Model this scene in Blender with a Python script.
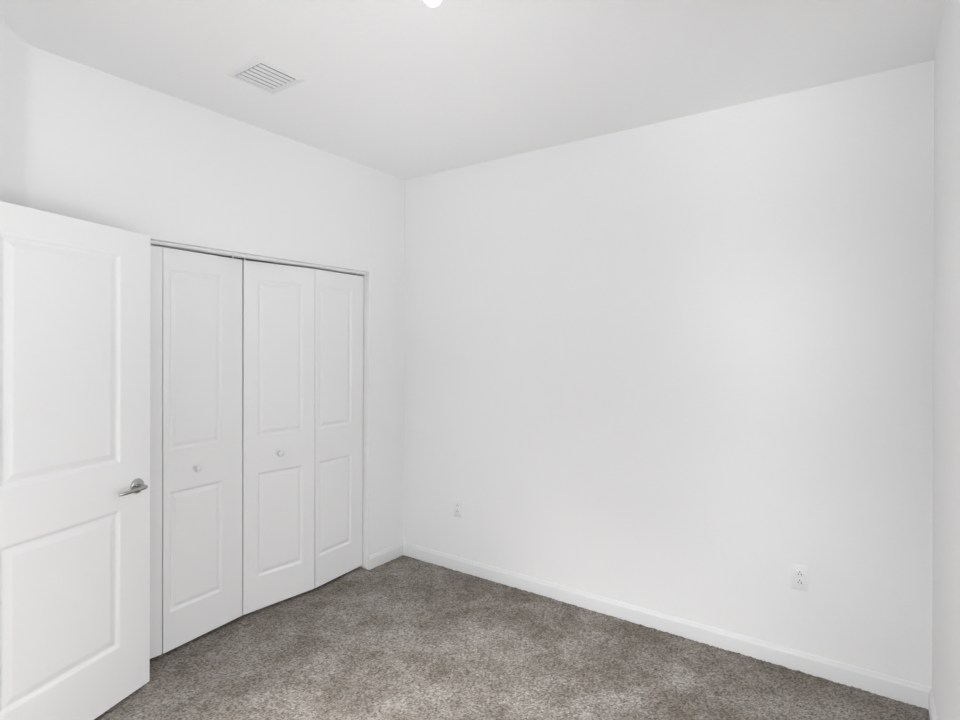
import bpy, bmesh, math
import numpy as np
from mathutils import Vector, Matrix

for o in list(bpy.data.objects):
    bpy.data.objects.remove(o, do_unlink=True)
SC = bpy.context.scene
COL = SC.collection
PI = math.pi

# ---------------------------------------------------------------- camera
W = 3.026          # room width
H = 2.74           # ceiling height
YF = -3.42         # wall behind the camera
F_PX, SX, SY = 561.363, 1.3794, -13.4907
yaw, pit, rol = -0.613086, 0.0013946, 0.0045824
cam = bpy.data.cameras.new('camera')
cam.sensor_fit = 'HORIZONTAL'
cam.sensor_width = 36.0
cam.lens = F_PX / 960 * 36.0
cam.shift_x = -SX / 960
cam.shift_y = SY / 960
cam.clip_start = 0.02
co = bpy.data.objects.new('camera', cam)
COL.objects.link(co)
Fv = Vector((math.sin(yaw) * math.cos(pit), math.cos(yaw) * math.cos(pit), math.sin(pit)))
Rv = Vector((math.cos(yaw), -math.sin(yaw), 0))
Uv = Rv.cross(Fv)
r2 = Rv * math.cos(rol) + Uv * math.sin(rol)
u2 = -Rv * math.sin(rol) + Uv * math.cos(rol)
M = Matrix((r2, u2, -Fv)).transposed().to_4x4()
M.translation = Vector((2.82902, -3.03954, 1.51643))
co.matrix_world = M
SC.camera = co

# ---------------------------------------------------------------- daylight
# outdoor brightness in made-up height bands, tuned to even out the room light
#         steep ground, low ground, low sky, high sky      (the side facing the right window / the rear window)
BAND_R = (5.7, 4.9, 2.8, 7.0)
BAND_F = (7.0, 0.7, 4.5, 3.4)
world = bpy.data.worlds.new('tuned_daylight')
SC.world = world
world.use_nodes = True
wn, wl = world.node_tree.nodes, world.node_tree.links
wn.clear()
wout = wn.new('ShaderNodeOutputWorld')
wbg = wn.new('ShaderNodeBackground')
wtc = wn.new('ShaderNodeTexCoord')
wsep = wn.new('ShaderNodeSeparateXYZ')
wl.new(wtc.outputs['Generated'], wsep.inputs[0])
wm = wn.new('ShaderNodeMath'); wm.operation = 'MULTIPLY_ADD'
wm.inputs[1].default_value = 0.5; wm.inputs[2].default_value = 0.5
wl.new(wsep.outputs['Z'], wm.inputs[0])
# bright only straight out of each window, dimmed sideways to steer light deeper
wh = wn.new('ShaderNodeVectorMath'); wh.operation = 'MULTIPLY'
wh.inputs[1].default_value = (1, 1, 0)
wl.new(wtc.outputs['Generated'], wh.inputs[0])
wnorm = wn.new('ShaderNodeVectorMath'); wnorm.operation = 'NORMALIZE'
wl.new(wh.outputs['Vector'], wnorm.inputs[0])
prev = None
for band, axis in ((BAND_R, (1, 0, 0)), (BAND_F, (0, -1, 0))):
    r = wn.new('ShaderNodeValToRGB')
    el = r.color_ramp.elements
    while len(el) > 1:
        el.remove(el[-1])
    # z edges: -0.30, 0, 0.30 with soft steps; steepest angles dimmed below and above to shape the light
    for k, (p, v) in enumerate(((0.17, 0.03 * band[0]), (0.21, band[0]), (0.32, band[0]), (0.38, band[1]), (0.48, band[1]), (0.52, band[2]),
                                (0.62, band[2]), (0.68, band[3]), (0.80, band[3]), (0.84, 0.03 * band[3]))):
        e = el[0] if k == 0 else el.new(p)
        e.position = p; e.color = (v, v * 1.010, v * 1.026, 1)
    wl.new(wm.outputs[0], r.inputs[0])
    wd = wn.new('ShaderNodeVectorMath'); wd.operation = 'DOT_PRODUCT'
    wd.inputs[1].default_value = axis
    wl.new(wnorm.outputs['Vector'], wd.inputs[0])
    wmr = wn.new('ShaderNodeMapRange')
    wmr.inputs['From Min'].default_value = 0.72; wmr.inputs['From Max'].default_value = 0.86
    wmr.inputs['To Min'].default_value = 0.03
    wl.new(wd.outputs['Value'], wmr.inputs['Value'])
    ws = wn.new('ShaderNodeVectorMath'); ws.operation = 'SCALE'
    wl.new(r.outputs[0], ws.inputs[0]); wl.new(wmr.outputs[0], ws.inputs['Scale'])
    if prev is None:
        prev = ws
    else:
        wsum = wn.new('ShaderNodeVectorMath'); wsum.operation = 'ADD'
        wl.new(prev.outputs['Vector'], wsum.inputs[0]); wl.new(ws.outputs['Vector'], wsum.inputs[1])
        wl.new(wsum.outputs['Vector'], wbg.inputs['Color'])
wl.new(wbg.outputs[0], wout.inputs[0])

# window openings the daylight comes through: (wall, along0, along1, z0, z1)
WIN_R = (-2.50, -1.00, 0.45, 2.15)     # in the right wall, y range
WIN_F = (1.25, 2.88, 0.12, 2.15)       # in the wall behind the camera, x range
for nm, loc, rot, sx, sy in (
        ('window_portal', (W + 0.16, (WIN_R[0] + WIN_R[1]) / 2, (WIN_R[2] + WIN_R[3]) / 2),
         (0, PI / 2, 0), WIN_R[3] - WIN_R[2], WIN_R[1] - WIN_R[0]),
        ('window_portal', ((WIN_F[0] + WIN_F[1]) / 2, YF - 0.16, (WIN_F[2] + WIN_F[3]) / 2),
         (PI / 2, 0, 0), WIN_F[1] - WIN_F[0], WIN_F[3] - WIN_F[2])):
    L = bpy.data.lights.new(nm, 'AREA')
    L.shape = 'RECTANGLE'; L.size = sx; L.size_y = sy
    L.cycles.is_portal = True
    lo = bpy.data.objects.new(nm, L)
    lo.location = loc; lo.rotation_euler = rot
    COL.objects.link(lo)

HALL = 140.0
# unseen fill light added beyond the entry doorway to brighten the lower right wall
hl = bpy.data.lights.new('hall_fill_light', 'AREA')
hl.shape = 'DISK'; hl.size = 0.6; hl.energy = HALL
ho = bpy.data.objects.new('hall_fill_light', hl)
ho.location = (0.02, -3.80, 2.6)
COL.objects.link(ho)

vs = SC.view_settings
SC.display_settings.display_device = 'sRGB'
vs.view_transform = 'Standard'
vs.look = 'None'
vs.gamma = 1.0
vs.use_curve_mapping = False
vs.exposure = -0.05
BULB = 6.5

# ---------------------------------------------------------------- materials
def mat(name, col, rough=0.6, metal=0.0, bump=None, spec=0.5, emit=None):
    m = bpy.data.materials.new(name)
    m.use_nodes = True
    nt = m.node_tree
    b = nt.nodes['Principled BSDF']
    b.inputs['Base Color'].default_value = (*col, 1)
    b.inputs['Roughness'].default_value = rough
    b.inputs['Metallic'].default_value = metal
    b.inputs['Specular IOR Level'].default_value = spec
    if emit:
        b.inputs['Emission Color'].default_value = (*emit[:3], 1)
        b.inputs['Emission Strength'].default_value = emit[3]
    if bump:
        scale, strength, dist = bump
        tc = nt.nodes.new('ShaderNodeTexCoord')
        n = nt.nodes.new('ShaderNodeTexNoise')
        n.inputs['Scale'].default_value = scale
        n.inputs['Detail'].default_value = 4
        bp = nt.nodes.new('ShaderNodeBump')
        bp.inputs['Strength'].default_value = strength
        bp.inputs['Distance'].default_value = dist
        nt.links.new(tc.outputs['Object'], n.inputs['Vector'])
        nt.links.new(n.outputs['Fac'], bp.inputs['Height'])
        nt.links.new(bp.outputs['Normal'], b.inputs['Normal'])
    return m

M_WALL = mat('white_wall_paint', (0.88, 0.88, 0.88), 0.75, bump=(70, 0.12, 0.004), spec=0.25)
M_CEIL = mat('white_ceiling_texture', (0.92, 0.92, 0.92), 0.9, bump=(28, 0.25, 0.006), spec=0.15)
M_TRIM = mat('white_trim_paint', (0.80, 0.80, 0.80), 0.4, spec=0.35)
M_DOOR = mat('white_door_paint', (0.88, 0.88, 0.88), 0.45, bump=(160, 0.03, 0.001), spec=0.3)
M_PLAST = mat('white_plastic', (0.84, 0.84, 0.84), 0.35)
M_PORC = mat('white_porcelain', (0.85, 0.85, 0.84), 0.2)
M_ENAM = mat('white_enamelled_metal', (0.84, 0.84, 0.84), 0.4)
M_DARK = mat('dark_slot', (0.03, 0.03, 0.03), 0.8)
M_DUCT = mat('dark_duct', (0.10, 0.10, 0.10), 0.8)
M_NICK = mat('satin_nickel', (0.46, 0.46, 0.455), 0.22, metal=1.0)
M_STEEL = mat('zinc_steel', (0.6, 0.6, 0.6), 0.4, metal=1.0)
M_CLOS = mat('closet_shade', (0.45, 0.45, 0.45), 0.9)  # shade put into the colour: greyer than the room walls to deepen door gaps
M_BULB = mat('glowing_bulb_glass', (1, 1, 1), 0.4, emit=(1.0, 0.97, 0.93, BULB))

def glass_mat():
    m = bpy.data.materials.new('window_glass')
    m.use_nodes = True
    nt = m.node_tree
    nt.nodes.clear()
    o = nt.nodes.new('ShaderNodeOutputMaterial')
    t = nt.nodes.new('ShaderNodeBsdfTransparent')
    g = nt.nodes.new('ShaderNodeBsdfGlossy'); g.inputs['Roughness'].default_value = 0.02
    mx = nt.nodes.new('ShaderNodeMixShader')
    mx.inputs[0].default_value = 0.05
    nt.links.new(t.outputs[0], mx.inputs[1]); nt.links.new(g.outputs[0], mx.inputs[2])
    nt.links.new(mx.outputs[0], o.inputs[0])
    return m
M_GLASS = glass_mat()

# ---------------------------------------------------------------- helpers
def link(name, bm, m, parent=None, smooth=None, bevel=None, loc=None, rot=None):
    me = bpy.data.meshes.new(name)
    bmesh.ops.recalc_face_normals(bm, faces=bm.faces)
    if smooth:
        for f in bm.faces:
            f.smooth = True
        for e in bm.edges:
            if len(e.link_faces) == 2 and e.calc_face_angle(0) > math.radians(smooth):
                e.smooth = False
    bm.to_mesh(me); bm.free()
    o = bpy.data.objects.new(name, me)
    for mm in (m if isinstance(m, (list, tuple)) else [m]):
        me.materials.append(mm)
    COL.objects.link(o)
    if parent is not None:
        o.parent = parent
    if loc is not None:
        o.location = loc
    if rot is not None:
        o.rotation_euler = rot
    if bevel:
        b = o.modifiers.new('bevel', 'BEVEL')
        b.width = bevel; b.segments = 2; b.limit_method = 'ANGLE'
        b.angle_limit = math.radians(50)
    return o

def box(bm, x0, x1, y0, y1, z0, z1):
    vs_ = [bm.verts.new(p) for p in ((x0, y0, z0), (x1, y0, z0), (x1, y1, z0), (x0, y1, z0),
                                     (x0, y0, z1), (x1, y0, z1), (x1, y1, z1), (x0, y1, z1))]
    for f in ((0, 3, 2, 1), (4, 5, 6, 7), (0, 1, 5, 4), (1, 2, 6, 5), (2, 3, 7, 6), (3, 0, 4, 7)):
        bm.faces.new([vs_[i] for i in f])

def prism(bm, pts, z0, z1):
    a = [bm.verts.new((x, y, z0)) for x, y in pts]
    b = [bm.verts.new((x, y, z1)) for x, y in pts]
    n = len(pts)
    bm.faces.new(a); bm.faces.new(b)
    for i in range(n):
        bm.faces.new((a[i], a[(i + 1) % n], b[(i + 1) % n], b[i]))

def sweep(bm, path, prof):
    """profile (offset from the wall, height) swept along a mitred 2-D path; room side is on the left of the path."""
    n = len(path)
    rings = []
    for i in range(n):
        p = Vector(path[i])
        ns = []
        if i > 0:
            d = (p - Vector(path[i - 1])).normalized(); ns.append(Vector((-d.y, d.x)))
        if i < n - 1:
            d = (Vector(path[i + 1]) - p).normalized(); ns.append(Vector((-d.y, d.x)))
        if len(ns) == 2:
            s = ns[0] + ns[1]
            nn = s / (s.dot(ns[0]))
        else:
            nn = ns[0]
        rings.append([bm.verts.new((p.x + nn.x * o_, p.y + nn.y * o_, z)) for o_, z in prof])
    m = len(prof)
    for a, b in zip(rings, rings[1:]):
        for j in range(m):
            bm.faces.new((a[j], a[(j + 1) % m], b[(j + 1) % m], b[j]))
    bm.faces.new(rings[0]); bm.faces.new(rings[-1])

def lathe(bm, prof, seg=32, mtx=None):
    """prof: (radius, height) along z; optional matrix."""
    rings = []
    for r, z in prof:
        if r < 1e-6:
            rings.append([bm.verts.new((0, 0, z))])
        else:
            rings.append([bm.verts.new((r * math.cos(2 * PI * k / seg), r * math.sin(2 * PI * k / seg), z)) for k in range(seg)])
    for a, b in zip(rings, rings[1:]):
        for k in range(seg):
            k2 = (k + 1) % seg
            if len(a) == 1 and len(b) == 1:
                continue
            if len(a) == 1:
                bm.faces.new((a[0], b[k], b[k2]))
            elif len(b) == 1:
                bm.faces.new((a[k], a[k2], b[0]))
            else:
                bm.faces.new((a[k], a[k2], b[k2], b[k]))
    for R in (rings[0], rings[-1]):
        if len(R) > 1:
            bm.faces.new(R)
    if mtx is not None:
        bmesh.ops.transform(bm, matrix=mtx, verts=bm.verts)

def tube(bm, pts, radii, seg=14, flat=None):
    """smooth tube through points; flat = (along-normal scale) to flatten the section vertically."""
    rings = []
    n = len(pts)
    for i in range(n):
        p = Vector(pts[i])
        t = (Vector(pts[min(i + 1, n - 1)]) - Vector(pts[max(i - 1, 0)])).normalized()
        up = Vector((0, 0, 1))
        s = t.cross(up).normalized()
        u = s.cross(t).normalized()
        r = radii[i]
        ra, rb = r if isinstance(r, tuple) else (r, r)
        rings.append([bm.verts.new(p + s * (ra * math.cos(2 * PI * k / seg)) + u * (rb * math.sin(2 * PI * k / seg))) for k in range(seg)])
    for a, b in zip(rings, rings[1:]):
        for k in range(seg):
            bm.faces.new((a[k], a[(k + 1) % seg], b[(k + 1) % seg], b[k]))
    bm.faces.new(rings[0]); bm.faces.new(rings[-1])

def thing(name, label, cat, loc, rot=(0, 0, 0), kind=None, group=None):
    o = bpy.data.objects.new(name, None)
    o.empty_display_size = 0.05
    COL.objects.link(o)
    o.location = loc; o.rotation_euler = rot
    o['label'] = label; o['category'] = cat
    if kind:
        o['kind'] = kind
    if group:
        o['group'] = group
    return o

def struct(o, label, cat):
    o['kind'] = 'structure'; o['label'] = label; o['category'] = cat
    return o

# ---------------------------------------------------------------- floor: cut-pile carpet
def vnoise(X, Y, cell, seed):
    rng = np.random.default_rng(seed)
    gx, gy = X / cell, Y / cell
    x0, y0 = np.floor(gx).astype(int), np.floor(gy).astype(int)
    mx, my = x0.min(), y0.min()
    G = rng.random((x0.max() - mx + 2, y0.max() - my + 2))
    fx, fy = gx - x0, gy - y0
    fx = fx * fx * (3 - 2 * fx); fy = fy * fy * (3 - 2 * fy)
    i, j = x0 - mx, y0 - my
    return (G[i, j] * (1 - fx) * (1 - fy) + G[i + 1, j] * fx * (1 - fy) + G[i, j + 1] * (1 - fx) * fy + G[i + 1, j + 1] * fx * fy)

def carpet():
    st = 0.0055
    x0, x1, y0, y1 = -0.78, W + 0.05, YF - 0.02, 0.05
    nx, ny = int((x1 - x0) / st), int((y1 - y0) / st)
    xs = np.linspace(x0, x1, nx); ys = np.linspace(y0, y1, ny)
    X, Y = np.meshgrid(xs, ys, indexing='ij')
    rng = np.random.default_rng(7)
    jx = (rng.random(X.shape) - .5) * st * .7; jy = (rng.random(X.shape) - .5) * st * .7
    tuft = 0.55 * rng.random(X.shape) + 0.45 * vnoise(X, Y, 0.014, 3)
    Z = (tuft - 0.6) * 0.009 + (vnoise(X, Y, 0.11, 5) - .5) * 0.003
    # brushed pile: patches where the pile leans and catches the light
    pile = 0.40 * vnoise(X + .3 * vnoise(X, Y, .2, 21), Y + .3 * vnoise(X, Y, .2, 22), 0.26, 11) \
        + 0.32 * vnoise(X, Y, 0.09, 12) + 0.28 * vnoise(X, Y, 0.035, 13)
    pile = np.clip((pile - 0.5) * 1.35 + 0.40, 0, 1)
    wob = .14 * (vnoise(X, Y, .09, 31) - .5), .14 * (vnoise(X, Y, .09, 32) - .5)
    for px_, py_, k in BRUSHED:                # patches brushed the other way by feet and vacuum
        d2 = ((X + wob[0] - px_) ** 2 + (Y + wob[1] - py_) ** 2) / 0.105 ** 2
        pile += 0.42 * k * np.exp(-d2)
    # pile value lowered, so the colour is darker, in a strip along the walls
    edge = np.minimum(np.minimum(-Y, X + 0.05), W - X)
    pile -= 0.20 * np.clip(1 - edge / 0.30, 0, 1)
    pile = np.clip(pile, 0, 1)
    n = nx * ny
    co_ = np.stack([X + jx, Y + jy, Z], -1).reshape(-1, 3).astype(np.float32)
    idx = np.arange(n).reshape(nx, ny)
    q = np.stack([idx[:-1, :-1], idx[1:, :-1], idx[1:, 1:], idx[:-1, 1:]], -1).reshape(-1)
    nf = (nx - 1) * (ny - 1)
    me = bpy.data.meshes.new('floor')
    me.vertices.add(n); me.loops.add(4 * nf); me.polygons.add(nf)
    me.vertices.foreach_set('co', co_.ravel())
    me.loops.foreach_set('vertex_index', q.astype(np.int32))
    me.polygons.foreach_set('loop_start', np.arange(0, 4 * nf, 4, dtype=np.int32))
    me.polygons.foreach_set('use_smooth', np.ones(nf, dtype=bool))
    me.update()
    at = me.attributes.new('pile_tone', 'FLOAT', 'POINT')
    at.data.foreach_set('value', pile.ravel().astype(np.float32))
    at = me.attributes.new('tuft', 'FLOAT', 'POINT')
    at.data.foreach_set('value', rng.random(n).astype(np.float32))
    m = bpy.data.materials.new('taupe_carpet')
    m.use_nodes = True
    nt = m.node_tree
    b = nt.nodes['Principled BSDF']
    b.inputs['Roughness'].default_value = 1.0
    b.inputs['Specular IOR Level'].default_value = 0.05
    b.inputs['Sheen Weight'].default_value = 0.1
    a1 = nt.nodes.new('ShaderNodeAttribute'); a1.attribute_name = 'pile_tone'
    a2 = nt.nodes.new('ShaderNodeAttribute'); a2.attribute_name = 'tuft'
    tc = nt.nodes.new('ShaderNodeTexCoord')
    nz = nt.nodes.new('ShaderNodeTexNoise'); nz.inputs['Scale'].default_value = 210; nz.inputs['Detail'].default_value = 2
    nt.links.new(tc.outputs['Object'], nz.inputs['Vector'])
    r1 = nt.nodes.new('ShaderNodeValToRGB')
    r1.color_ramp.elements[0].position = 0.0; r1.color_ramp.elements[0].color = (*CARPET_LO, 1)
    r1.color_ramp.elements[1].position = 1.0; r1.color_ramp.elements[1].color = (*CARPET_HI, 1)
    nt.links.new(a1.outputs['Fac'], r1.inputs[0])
    # yarn-to-yarn variation
    ad = nt.nodes.new('ShaderNodeMath'); ad.operation = 'ADD'
    nt.links.new(a2.outputs['Fac'], ad.inputs[0]); nt.links.new(nz.outputs['Fac'], ad.inputs[1])
    mr = nt.nodes.new('ShaderNodeMapRange')
    mr.inputs['From Min'].default_value = 0.45; mr.inputs['From Max'].default_value = 1.55
    mr.inputs['To Min'].default_value = 0.34; mr.inputs['To Max'].default_value = 1.66
    nt.links.new(ad.outputs[0], mr.inputs[0])
    vm = nt.nodes.new('ShaderNodeVectorMath'); vm.operation = 'SCALE'
    nt.links.new(r1.outputs[0], vm.inputs[0]); nt.links.new(mr.outputs[0], vm.inputs['Scale'])
    nt.links.new(vm.outputs[0], b.inputs['Base Color'])
    me.materials.append(m)
    o = bpy.data.objects.new('floor', me)
    COL.objects.link(o)
    return struct(o, 'taupe grey cut-pile carpet covering the whole floor, with lighter brushed patches', 'carpet floor')

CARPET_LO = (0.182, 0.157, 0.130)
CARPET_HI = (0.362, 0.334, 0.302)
BRUSHED = ((0.61, -1.16, 1), (0.7, -0.7, 0.8), (1.02, -0.78, 1), (1.11, -0.59, 1), (0.7, -1.54, 0.9), (1.29, -1.08, 0.7),
           (1.63, -0.47, 0.9), (2.07, -0.34, 0.9), (1.68, -0.96, 0.8), (0.36, -0.63, 0.6), (0.67, -1.29, 0.7), (0.78, -0.93, 0.5),
           (0.89, -1.57, 0.6), (1.42, -0.7, 0.5), (1.93, -0.71, 0.7), (1.86, -0.86, 0.6), (0.35, -0.21, 0.3), (0.4, -1.51, 0.4),
           (1.88, -0.31, 0.5), (0.88, -0.37, 0.4))
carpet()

# ---------------------------------------------------------------- walls and ceiling
T = 0.115
OP0, OP1, OPZ = -2.150, -0.349, 2.027        # closet opening: y range and head height
CY = -2.231                                  # where the angled wall starts
FL = -0.03                                   # walls go a little below the carpet

# ceiling with the duct opening under the register
VX0, VX1, VY0, VY1 = 0.462, 0.662, -1.617, -1.434
bm = bmesh.new()
CX0, CX1, CYa, CYb = -0.9, W + 0.2, YF - 1.4, 0.2
for a in ((CX0, VX0, CYa, CYb), (VX1, CX1, CYa, CYb), (VX0, VX1, CYa, VY0), (VX0, VX1, VY1, CYb)):
    box(bm, a[0], a[1], a[2], a[3], H, H + 0.012)
struct(link('ceiling', bm, M_CEIL), 'flat white ceiling with faint knockdown texture', 'ceiling')

bm = bmesh.new()
box(bm, -T, W + T, 0, T, FL, H)
struct(link('wall_back', bm, M_WALL), 'plain white wall with two outlets, facing the viewer', 'wall')

# closet wall: header over the opening, pier to the right, pier to the left running round into the angled wall
A45 = math.sqrt(0.5)
fil = 0.035                                   # tangent length of the soft inside corner
arc = []
Rf = fil / math.tan(math.radians(22.5))
cx_, cy_ = Rf, CY + fil
for k in range(0, 9):
    a = math.radians(180 + 45 * k / 8)
    arc.append((cx_ + Rf * math.cos(a), cy_ + Rf * math.sin(a)))
t_end = 0.535
e_pt = (t_end * A45, CY - t_end * A45)
bm = bmesh.new()
box(bm, -T, 0, OP1, 0.0, FL, H)
# header down to the angled wall
hp = [(0, OP1)] + arc + [e_pt, (e_pt[0] - T * A45, e_pt[1] - T * A45), (-T, CY - T * 0.42), (-T, OP1)]
prism(bm, hp, OPZ, H)
lp = [(0, OP0)] + arc + [e_pt, (e_pt[0] - T * A45, e_pt[1] - T * A45), (-T, CY - T * 0.42), (-T, OP0)]
prism(bm, lp, FL, OPZ)
bmesh.ops.remove_doubles(bm, verts=bm.verts, dist=1e-5)
struct(link('wall_left', bm, M_WALL, bevel=0.008), 'white wall around the closet opening, left of the corner', 'wall')

# angled entry wall (mostly left of the frame): header over the doorway and the pier beyond it
def along(t, off=0.0):
    return (t * A45 + off * A45, CY - t * A45 + off * A45)
DW0, DW1, DWZ = 0.535, 1.325, 2.05
t_far = (CY - YF) / A45
bm = bmesh.new()
prism(bm, [along(DW0), along(DW1), along(DW1, -T), along(DW0, -T)], DWZ, H)
prism(bm, [along(DW1), along(t_far + .05), along(t_far + .05, -T), along(DW1, -T)], FL, H)
struct(link('wall_angled', bm, M_WALL), 'white angled wall holding the entry doorway at the left edge', 'wall')
bm = bmesh.new()
for t0, t1 in ((DW0 - .0, DW0 + .018), (DW1 - .018, DW1)):
    prism(bm, [along(t0, .003), along(t1, .003), along(t1, -T - .003), along(t0, -T - .003)], FL, DWZ - .001)
prism(bm, [along(DW0 + .018, .003), along(DW1 - .018, .003), along(DW1 - .018, -T - .003), along(DW0 + .018, -T - .003)], DWZ - .018, DWZ - .001)
struct(link('trim_1', bm, M_TRIM), 'white door frame lining the entry doorway in the angled wall', 'door frame')
# hall beyond the doorway
bm = bmesh.new()
prism(bm, [along(-.1, -1.3), along(2.2, -1.3), along(2.2, -1.4), along(-.1, -1.4)], FL, H)
prism(bm, [along(.3, -T), along(.3, -1.3), along(.2, -1.3), along(.2, -T)], FL, H)
prism(bm, [along(1.9, -T), along(1.9, -1.3), along(2.0, -1.3), along(2.0, -T)], FL, H)
struct(link('wall_hall', bm, M_WALL), 'white hallway walls beyond the entry doorway', 'wall')
bm = bmesh.new()
prism(bm, [along(.0, -.06), along(2.2, -.06), along(2.2, -1.35), along(.0, -1.35)], -0.04, -0.012)
struct(link('floor_hall', bm, mat('hall_carpet', (0.2, 0.178, 0.16), 1.0)), 'hallway carpet beyond the entry doorway', 'floor')

bm = bmesh.new()
x0, x1, z0, z1 = WIN_F
box(bm, t_far * A45 - .1, x0, YF - T, YF, FL, H)
box(bm, x1, W + T, YF - T, YF, FL, H)
box(bm, x0, x1, YF - T, YF, FL, z0)
box(bm, x0, x1, YF - T, YF, z1, H)
struct(link('wall_front', bm, M_WALL), 'plain white wall behind the viewer', 'wall')

# right wall with its window opening
y0, y1, z0, z1 = WIN_R
bm = bmesh.new()
box(bm, W, W + T, y1, 0.0, FL, H)
box(bm, W, W + T, YF, y0, FL, H)
box(bm, W, W + T, y0, y1, FL, z0)
box(bm, W, W + T, y0, y1, z1, H)
struct(link('wall_right', bm, M_WALL), 'white wall seen as a narrow strip at the right edge', 'wall')
def window(name, label, loc, rot, a0, a1, z0, z1):
    """sash window: local y runs along the wall, +x points outdoors."""
    win = thing(name, label, 'window', loc, rot, kind='structure')
    bm = bmesh.new()
    fx0, fx1 = 0.05, 0.10
    box(bm, fx0, fx1, a0, a0 + .05, z0, z1); box(bm, fx0, fx1, a1 - .05, a1, z0, z1)
    box(bm, fx0, fx1, a0 + .05, a1 - .05, z0, z0 + .05); box(bm, fx0, fx1, a0 + .05, a1 - .05, z1 - .05, z1)
    zm = (z0 + z1) / 2
    box(bm, fx0, fx1, a0 + .05, a1 - .05, zm - .02, zm + .02)
    link('window_frame', bm, M_TRIM, win)
    for a, b_ in ((z0 + .05, zm - .02), (zm + .02, z1 - .05)):
        bm = bmesh.new(); box(bm, .073, .078, a0 + .05, a1 - .05, a, b_)
        link('pane', bm, M_GLASS, win)
    bm = bmesh.new(); box(bm, -.03, .05, a0 - .03, a1 + .03, z0 - .02, z0)
    link('window_sill', bm, M_TRIM, win)
window('window_1', 'white framed window in the right wall, beside the viewer', (W, 0, 0), (0, 0, 0), *WIN_R)
window('window_2', 'white framed window in the wall behind the viewer', (0, YF, 0), (0, 0, -PI / 2), WIN_F[0], WIN_F[1], WIN_F[2], WIN_F[3])

# closet interior
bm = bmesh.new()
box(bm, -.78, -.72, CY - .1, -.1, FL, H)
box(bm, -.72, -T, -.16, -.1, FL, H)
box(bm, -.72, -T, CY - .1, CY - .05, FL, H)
struct(link('wall_closet', bm, M_CLOS), 'darkened interior walls of the closet behind the folding doors', 'wall')

# ---------------------------------------------------------------- baseboards
BB = [(0, FL), (0.013, FL), (0.013, 0.066), (0.0115, 0.0715), (0.0075, 0.0755), (0.0065, 0.082), (0.004, 0.0875), (0, 0.089)]
bm = bmesh.new(); sweep(bm, [(W - .0, 0), (0, 0)], BB)
struct(link('baseboard_back', bm, M_TRIM, smooth=50), 'long white baseboard along the foot of the back wall', 'baseboard')
# stub between corner and closet, its end eased round into the opening
bm = bmesh.new()
sweep(bm, [(0, -.0132), (0, OP1 - .0005)], BB)
struct(link('baseboard_left', bm, M_TRIM, bevel=.004), 'short white baseboard between the closet and the corner', 'baseboard')
bm = bmesh.new(); sweep(bm, [(W, YF), (W, -.0132)], BB)
struct(link('baseboard_right', bm, M_TRIM, smooth=50), 'white baseboard along the right wall, at the lower right edge', 'baseboard')
bm = bmesh.new(); sweep(bm, [along(t_far - .02), (W - .014, YF)], BB)
struct(link('baseboard_front', bm, M_TRIM, smooth=50), 'white baseboard along the wall behind the viewer', 'baseboard')
bm = bmesh.new(); sweep(bm, [(0, OP0 - .002)] + arc + [along(DW0 - .06)], BB)
struct(link('baseboard_entry', bm, M_TRIM, smooth=60), 'white baseboard behind the open entry door', 'baseboard')

# ---------------------------------------------------------------- moulded panel doors
PROF = [(0.0, 0.0), (0.004, 0.0012), (0.011, 0.0072), (0.015, 0.0084), (0.019, 0.0080), (0.034, 0.0030), (0.038, 0.0022)]
def panel_slab(w, h, th, panels, prof=PROF, both=False):
    """slab in local x (width), z (height); the moulded face is y = 0 looking to -y, body goes to y = +th."""
    bm = bmesh.new()
    xs = sorted({0.0, w, *[p[0] for p in panels], *[p[1] for p in panels]})
    zs = sorted({0.0, h, *[p[2] for p in panels], *[p[3] for p in panels]})
    cache = {}
    def V(x, y, z):
        k = (round(x, 5), round(y, 5), round(z, 5))
        if k not in cache:
            cache[k] = bm.verts.new((x, y, z))
        return cache[k]
    def face(side):
        s = 1 if side == 0 else -1
        yb = 0 if side == 0 else th
        for i in range(len(xs) - 1):
            for j in range(len(zs) - 1):
                c = ((xs[i] + xs[i + 1]) / 2, (zs[j] + zs[j + 1]) / 2)
                hit = [p for p in panels if p[0] < c[0] < p[1] and p[2] < c[1] < p[3]] if (side == 0 or both) else []
                if not hit:
                    bm.faces.new([V(x, yb, z) for x, z in ((xs[i], zs[j]), (xs[i + 1], zs[j]), (xs[i + 1], zs[j + 1]), (xs[i], zs[j + 1]))])
        if side == 0 or both:
            for p in panels:
                rings = []
                for ins, dep in prof:
                    y = yb + s * dep
                    rings.append([V(x, y, z) for x, z in ((p[0] + ins, p[2] + ins), (p[1] - ins, p[2] + ins), (p[1] - ins, p[3] - ins), (p[0] + ins, p[3] - ins))])
                for a, b in zip(rings, rings[1:]):
                    for k in range(4):
                        bm.faces.new((a[k], a[(k + 1) % 4], b[(k + 1) % 4], b[k]))
                bm.faces.new(rings[-1])
    face(0); face(1)
    for i in range(len(xs) - 1):
        for z in (0, h):
            bm.faces.new([V(x, y, z) for x, y in ((xs[i], 0), (xs[i + 1], 0), (xs[i + 1], th), (xs[i], th))])
    for j in range(len(zs) - 1):
        for x in (0, w):
            bm.faces.new([V(x, y, z) for z, y in ((zs[j], 0), (zs[j + 1], 0), (zs[j + 1], th), (zs[j], th))])
    return bm

def knob_bm():
    bm = bmesh.new()
    lathe(bm, [(0.0085, 0), (0.0085, 0.004), (0.0065, 0.008), (0.0065, 0.012), (0.0105, 0.0155), (0.0148, 0.019), (0.0160, 0.0235),
               (0.0148, 0.0275), (0.0105, 0.0305), (0.0, 0.0318)], 28, Matrix.Rotation(PI / 2, 4, 'X'))
    return bm

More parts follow.
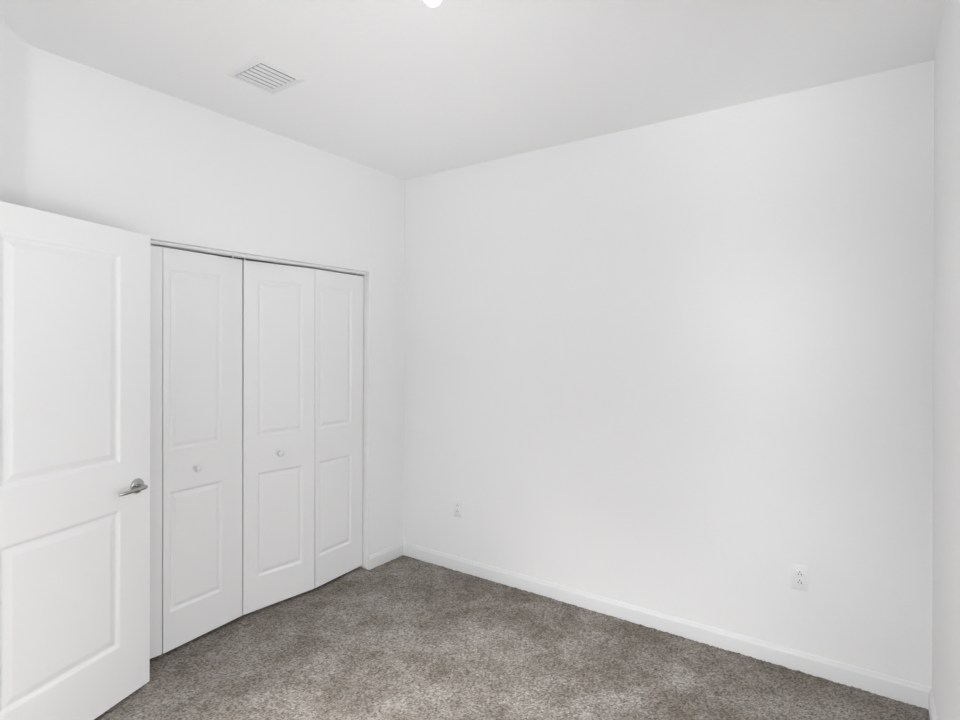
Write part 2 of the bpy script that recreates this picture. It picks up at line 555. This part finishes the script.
# folding closet doors: hinge line / track points measured on the floor plan (x, y)
LEAF_B, LEAF_T = 0.0180, 1.999
LH = LEAF_T - LEAF_B
PJ = [(-0.0505, -2.146), (-0.0027, -1.694), (-0.0505, -1.2416), (-0.0102, -0.783), (-0.0505, -0.3515)]
PZ = ((0.203 - LEAF_B, 0.797 - LEAF_B), (1.000 - LEAF_B, 1.898 - LEAF_B))
#          leaf:  0 hidden behind the entry door, 1, 2, 3
PX = [(0.095, 0.385), (0.033, 0.327), (0.086, 0.378), (0.030, 0.322)]
LEAN = [(0.016, 0.019), (0.019, 0.016), (0.016, 0.015), (0.015, 0.0)]
KN = {1: 0.166, 2: 0.212}
def leaf(i, parent, pl):
    a, b = Vector(PJ[i]), Vector(PJ[i + 1])
    d = b - a
    gl, gr = ((0.0022, 0.0032), (0.0032, 0.0022))[i % 2]   # wider reveal along the hinge line
    g = gl
    w = d.length - gl - gr
    pans = [(PX[i][0] - g, PX[i][1] - g, z0_, z1_) for z0_, z1_ in PZ]
    bm = panel_slab(w, LH, 0.033, pans)
    # the leaves hang a little out of plumb: tops lean into the closet
    for v in bm.verts:
        v.co.y += (LEAN[i][0] + (LEAN[i][1] - LEAN[i][0]) * v.co.x / w) * v.co.z / LH
    ang = math.atan2(d.y, d.x)
    st_ = a + d.normalized() * g
    o = link('door_leaf', bm, M_DOOR, parent, bevel=0.0012,
             loc=(st_.x - pl[0], st_.y - pl[1], LEAF_B - pl[2]), rot=(0, 0, ang))
    if i in KN:
        link('knob', knob_bm(), M_PLAST, o, smooth=60, loc=(KN[i], 0, 0.891 - LEAF_B))
    # pivot / guide pin into the track, on the end that runs in the track
    px_ = w - 0.028 if i in (1, 3) else 0.028
    if i == 1:
        px_ = w - 0.055
    if i == 2:
        px_ = 0.010
    if i == 3:
        px_ = w - 0.052
    bm = bmesh.new()
    lathe(bm, [(0.0045, LH - .004), (0.0045, LH + .012), (0.0095, LH + .012), (0.0095, LH + .021)], 16)
    link('pivot_pin', bm, M_PLAST, o, smooth=40, loc=(px_, 0.0075 + LEAN[i][0], 0))
    return o

for n, (i0, lab) in enumerate(((0, 'left white folding closet door, half hidden behind the entry door'),
                               (2, 'right white folding closet door, next to the room corner'))):
    pl = (PJ[i0 + 1][0], PJ[i0 + 1][1], 0.0)
    t = thing('door_%d' % (n + 2), lab, 'closet door', pl, kind='structure')
    leaf(i0, t, pl); leaf(i0 + 1, t, pl)
    for hz in (0.25, 1.0, 1.75):              # butt hinges between the leaves, on the closet side
        bm = bmesh.new()
        lathe(bm, [(0.004, -0.03), (0.004, 0.03)], 12)
        link('hinge', bm, M_STEEL, t, smooth=40, loc=(-0.040, 0, hz))

# overhead track
tr = bmesh.new()
tx0, tx1, tz0, tz1 = -0.084, -0.032, 2.0105, OPZ
wl_ = 0.0022
box(tr, tx0, tx1, OP0 + .002, OP1 - .002, tz1 - wl_, tz1)
box(tr, tx0, tx0 + wl_, OP0 + .002, OP1 - .002, tz0, tz1 - wl_)
box(tr, tx1 - wl_, tx1, OP0 + .002, OP1 - .002, tz0, tz1 - wl_)
struct(link('trim_2', tr, M_ENAM), 'slim white metal track under the closet opening head', 'door track')

# ---------------------------------------------------------------- entry door, swung open in front of the closet
EA = Vector((0.1765, -1.8345)); ED = Vector((0.346, -0.938)).normalized(); EN = Vector((-ED.y, ED.x))
EW, EB, ET = 0.770, 0.017, 2.009
# local x runs from the latch edge to the hinge edge would mirror the slab, so start at the hinge edge
hinge = EA + ED * EW
ang = math.atan2(-ED.y, -ED.x)
door = thing('door_1', 'white two-panel entry door with lever handle, standing open at left', 'door', (hinge.x, hinge.y, 0), (-0.0039, 0, ang), kind='structure')
pans = [(0.150, EW - 0.150, 0.246 - EB, 0.826 - EB), (0.150, EW - 0.150, 1.020 - EB, 1.903 - EB)]
pans = [(EW - 0.622, EW - 0.150, a, b) for _, _, a, b in pans]
PROF_E = [(0.0, 0.0), (0.005, 0.0014), (0.013, 0.0080), (0.018, 0.0095), (0.023, 0.0090), (0.042, 0.0034), (0.047, 0.0024)]
# visible (front, -y local) face must look along EN
front = Matrix.Rotation(ang, 2) @ Vector((0, -1))
slab = panel_slab(EW, ET - EB, 0.035, pans, PROF_E, both=True)
dl = link('door_leaf', slab, M_DOOR, door, bevel=0.0015, loc=(0, 0, EB))
assert front.dot(EN) > 0.9, front
hd = bpy.data.objects.new('door_handle', None)
COL.objects.link(hd); hd.parent = door; hd.location = (EW - 0.070, 0, 0.906)
bm = bmesh.new()
lathe(bm, [(0.0325, 0), (0.0325, 0.004), (0.0305, 0.0075), (0.026, 0.0095), (0.013, 0.0105), (0.0125, 0.013), (0.0, 0.013)], 40, Matrix.Rotation(PI / 2, 4, 'X'))
link('rose', bm, M_NICK, hd, smooth=50)
bm = bmesh.new()
pts, rad = [], []
for y_ in (-.008, -.020, -.034, -.044):
    pts.append((0, y_, 0)); rad.append(0.0085)
# bend towards the hinge side and run out to a flattened tip that curves back to the door
for k, (x_, y_, z_, ra, rb) in enumerate(((-.003, -.0505, 0, .0085, .0088), (-.010, -.0545, 0, .0078, .0088), (-.022, -.0555, .0002, .0068, .0088),
                                           (-.045, -.0550, -.0008, .0062, .0086), (-.072, -.0535, -.0022, .0058, .0083),
                                           (-.098, -.0500, -.0040, .0054, .0078), (-.118, -.0455, -.0056, .0048, .0066), (-.127, -.0415, -.0064, .0030, .0042))):
    pts.append((x_, y_, z_)); rad.append((ra, rb))
tube(bm, pts, rad, 18)
link('lever', bm, M_NICK, hd, smooth=50)
bm = bmesh.new()
box(bm, EW - .0006, EW + .0012, .006, .029, .86, .952)
link('latch_plate', bm, M_NICK, door)
for hz in (0.25, 1.02, 1.80):
    bm = bmesh.new(); lathe(bm, [(0.006, -0.045), (0.006, 0.045)], 14)
    link('hinge', bm, M_NICK, door, smooth=40, loc=(-.004, .040, hz))

# ---------------------------------------------------------------- ceiling register
vent = thing('ceiling_vent', 'square white louvered air vent set in the ceiling', 'vent', ((VX0 + VX1) / 2, (VY0 + VY1) / 2, H))
hx, hy = 0.129, 0.127
ox, oy = (VX1 - VX0) / 2 , (VY1 - VY0) / 2
bm = bmesh.new()
prof = [(hx, 0.0, hy), (hx - .002, -.0025, hy - .002), (hx - .026, -.0075, hy - .026), (ox + .001, -.0078, oy + .001), (ox - .001, -.0068, oy - .001), (ox - .001, -.0045, oy - .001)]
rings = [[bm.verts.new((sx * a, sy * b, z)) for sx, sy in ((-1, -1), (1, -1), (1, 1), (-1, 1))] for a, z, b in prof]
for a, b in zip(rings, rings[1:]):
    for k in range(4):
        bm.faces.new((a[k], a[(k + 1) % 4], b[(k + 1) % 4], b[k]))
link('frame', bm, M_ENAM, vent)
NB = 6
pitch = (2 * ox - .0085) / NB
for k in range(NB):
    bm = bmesh.new()
    xb = -ox + .006 + pitch * k
    # curved blade: low lip on the -x side, sweeping up towards +x
    sec = []
    for q in range(8):
        a = q / 7
        sec.append((xb + a * pitch * .74, -.0066 + .0012 * a ** 1.6))
    th = .0012
    L0, L1 = -oy + .005, oy - .001
    top = [[bm.verts.new((x_, y_, z_ + th)) for x_, z_ in sec] for y_ in (L0, L1)]
    bot = [[bm.verts.new((x_, y_, z_)) for x_, z_ in sec] for y_ in (L0, L1)]
    for q in range(7):
        bm.faces.new((top[0][q], top[0][q + 1], top[1][q + 1], top[1][q]))
        bm.faces.new((bot[0][q], bot[0][q + 1], bot[1][q + 1], bot[1][q]))
        for s in (0, 1):
            bm.faces.new((top[s][q], top[s][q + 1], bot[s][q + 1], bot[s][q]))
    for q in (0, 7):
        bm.faces.new((top[0][q], top[1][q], bot[1][q], bot[0][q]))
    link('louver', bm, M_ENAM, vent, smooth=50)
bm = bmesh.new()
d0, d1 = -0.0046, 0.20
ps = ((-ox + .002, -oy + .002), (ox - .002, -oy + .002), (ox - .002, oy - .002), (-ox + .002, oy - .002))
lo_ = [bm.verts.new((x_, y_, d0)) for x_, y_ in ps]; hi_ = [bm.verts.new((x_, y_, d1)) for x_, y_ in ps]
for k in range(4):
    bm.faces.new((lo_[k], lo_[(k + 1) % 4], hi_[(k + 1) % 4], hi_[k]))
bm.faces.new(hi_)
link('duct_boot', bm, M_DUCT, vent)

# ---------------------------------------------------------------- bare bulb in a lampholder
BX, BY = 1.685, -1.688
lamp = thing('ceiling_light', 'glowing bare bulb hanging under the ceiling at the top edge', 'ceiling light', (BX, BY, H))
bm = bmesh.new()
lathe(bm, [(0.0, 0), (0.057, 0), (0.057, -.008), (0.050, -.016), (0.028, -.020), (0.0235, -.036), (0.0215, -.038), (0.0, -.038)], 40)
link('lampholder', bm, M_PORC, lamp, smooth=40)
bm = bmesh.new()
zb = 2.591 - H
pr = [(0.0, zb)]
for k in range(1, 13):
    a = math.radians(115 * k / 12)
    pr.append((0.0300 * math.sin(a), zb + 0.030 - 0.030 * math.cos(a)))
pr += [(0.0235, zb + .054), (0.0185, zb + .068), (0.0145, zb + .080), (0.0135, zb + .100), (0.0, zb + .1022)]
lathe(bm, pr, 40)
link('bulb', bm, M_BULB, lamp, smooth=60)

# ---------------------------------------------------------------- outlets
def rounded(w, h, r, n=6):
    pts = []
    for cx, cy, a0 in ((w / 2 - r, h / 2 - r, 0), (-w / 2 + r, h / 2 - r, 90), (-w / 2 + r, -h / 2 + r, 180), (w / 2 - r, -h / 2 + r, 270)):
        for k in range(n + 1):
            a = math.radians(a0 + 90 * k / n)
            pts.append((cx + r * math.cos(a), cy + r * math.sin(a)))
    return pts

def plate(bm, pts, y0_, y1_, ins=0.0, scale=None):
    """extrude outline (x, z) from y0 to y1 (towards -y), with an eased front edge."""
    def ring(y, s):
        return [bm.verts.new((x * s[0], y, z * s[1])) for x, z in pts]
    wx = max(p[0] for p in pts); wz = max(p[1] for p in pts)
    s1 = ((wx - ins) / wx, (wz - ins) / wz)
    R = [ring(y0_, (1, 1)), ring(y1_ + ins * .6, (1, 1)), ring(y1_, s1)]
    n = len(pts)
    for a, b in zip(R, R[1:]):
        for k in range(n):
            bm.faces.new((a[k], a[(k + 1) % n], b[(k + 1) % n], b[k]))
    bm.faces.new(R[0]); bm.faces.new(R[-1])

def outlet(loc, label):
    t = thing('wall_outlet', label, 'outlet', loc, group='duplex outlets on the back wall')
    bm = bmesh.new(); plate(bm, rounded(.070, .1145, .003, 4), 0, -.0062, .0028)
    link('cover_plate', bm, M_PLAST, t, smooth=40)
    for s in (-1, 1):
        bm = bmesh.new(); plate(bm, rounded(.0335, .0285, .010), -.005, -.0078, .0008)
        r = link('receptacle', bm, M_PLAST, t, smooth=40, loc=(0, 0, s * .0195))
        for sx, hh in ((-1, .0075), (1, .009)):
            bm = bmesh.new(); box(bm, sx * .0063 - .0013, sx * .0063 + .0013, -.0081, -.0074, -.0065 - .001, -.0065 + hh - .001)
            link('slot', bm, M_DARK, r)
        bm = bmesh.new()
        lathe(bm, [(0, .0074), (.0027, .0074), (.0027, .0081), (0, .0081)], 14, Matrix.Rotation(PI / 2, 4, 'X'))
        link('ground_hole', bm, M_DARK, r, loc=(0, 0, .0075))
    bm = bmesh.new()
    lathe(bm, [(0.0034, .0058), (0.0034, .0068), (0.002, .0074), (0, .0075)], 16, Matrix.Rotation(PI / 2, 4, 'X'))
    link('screw', bm, M_PLAST, t, smooth=40)
    return t
outlet((0.503, 0, 0.4225), 'white wall outlet nearest the corner, left of two on the back wall')
outlet((2.537, 0, 0.4370), 'white wall outlet low on the back wall, nearer the right wall')
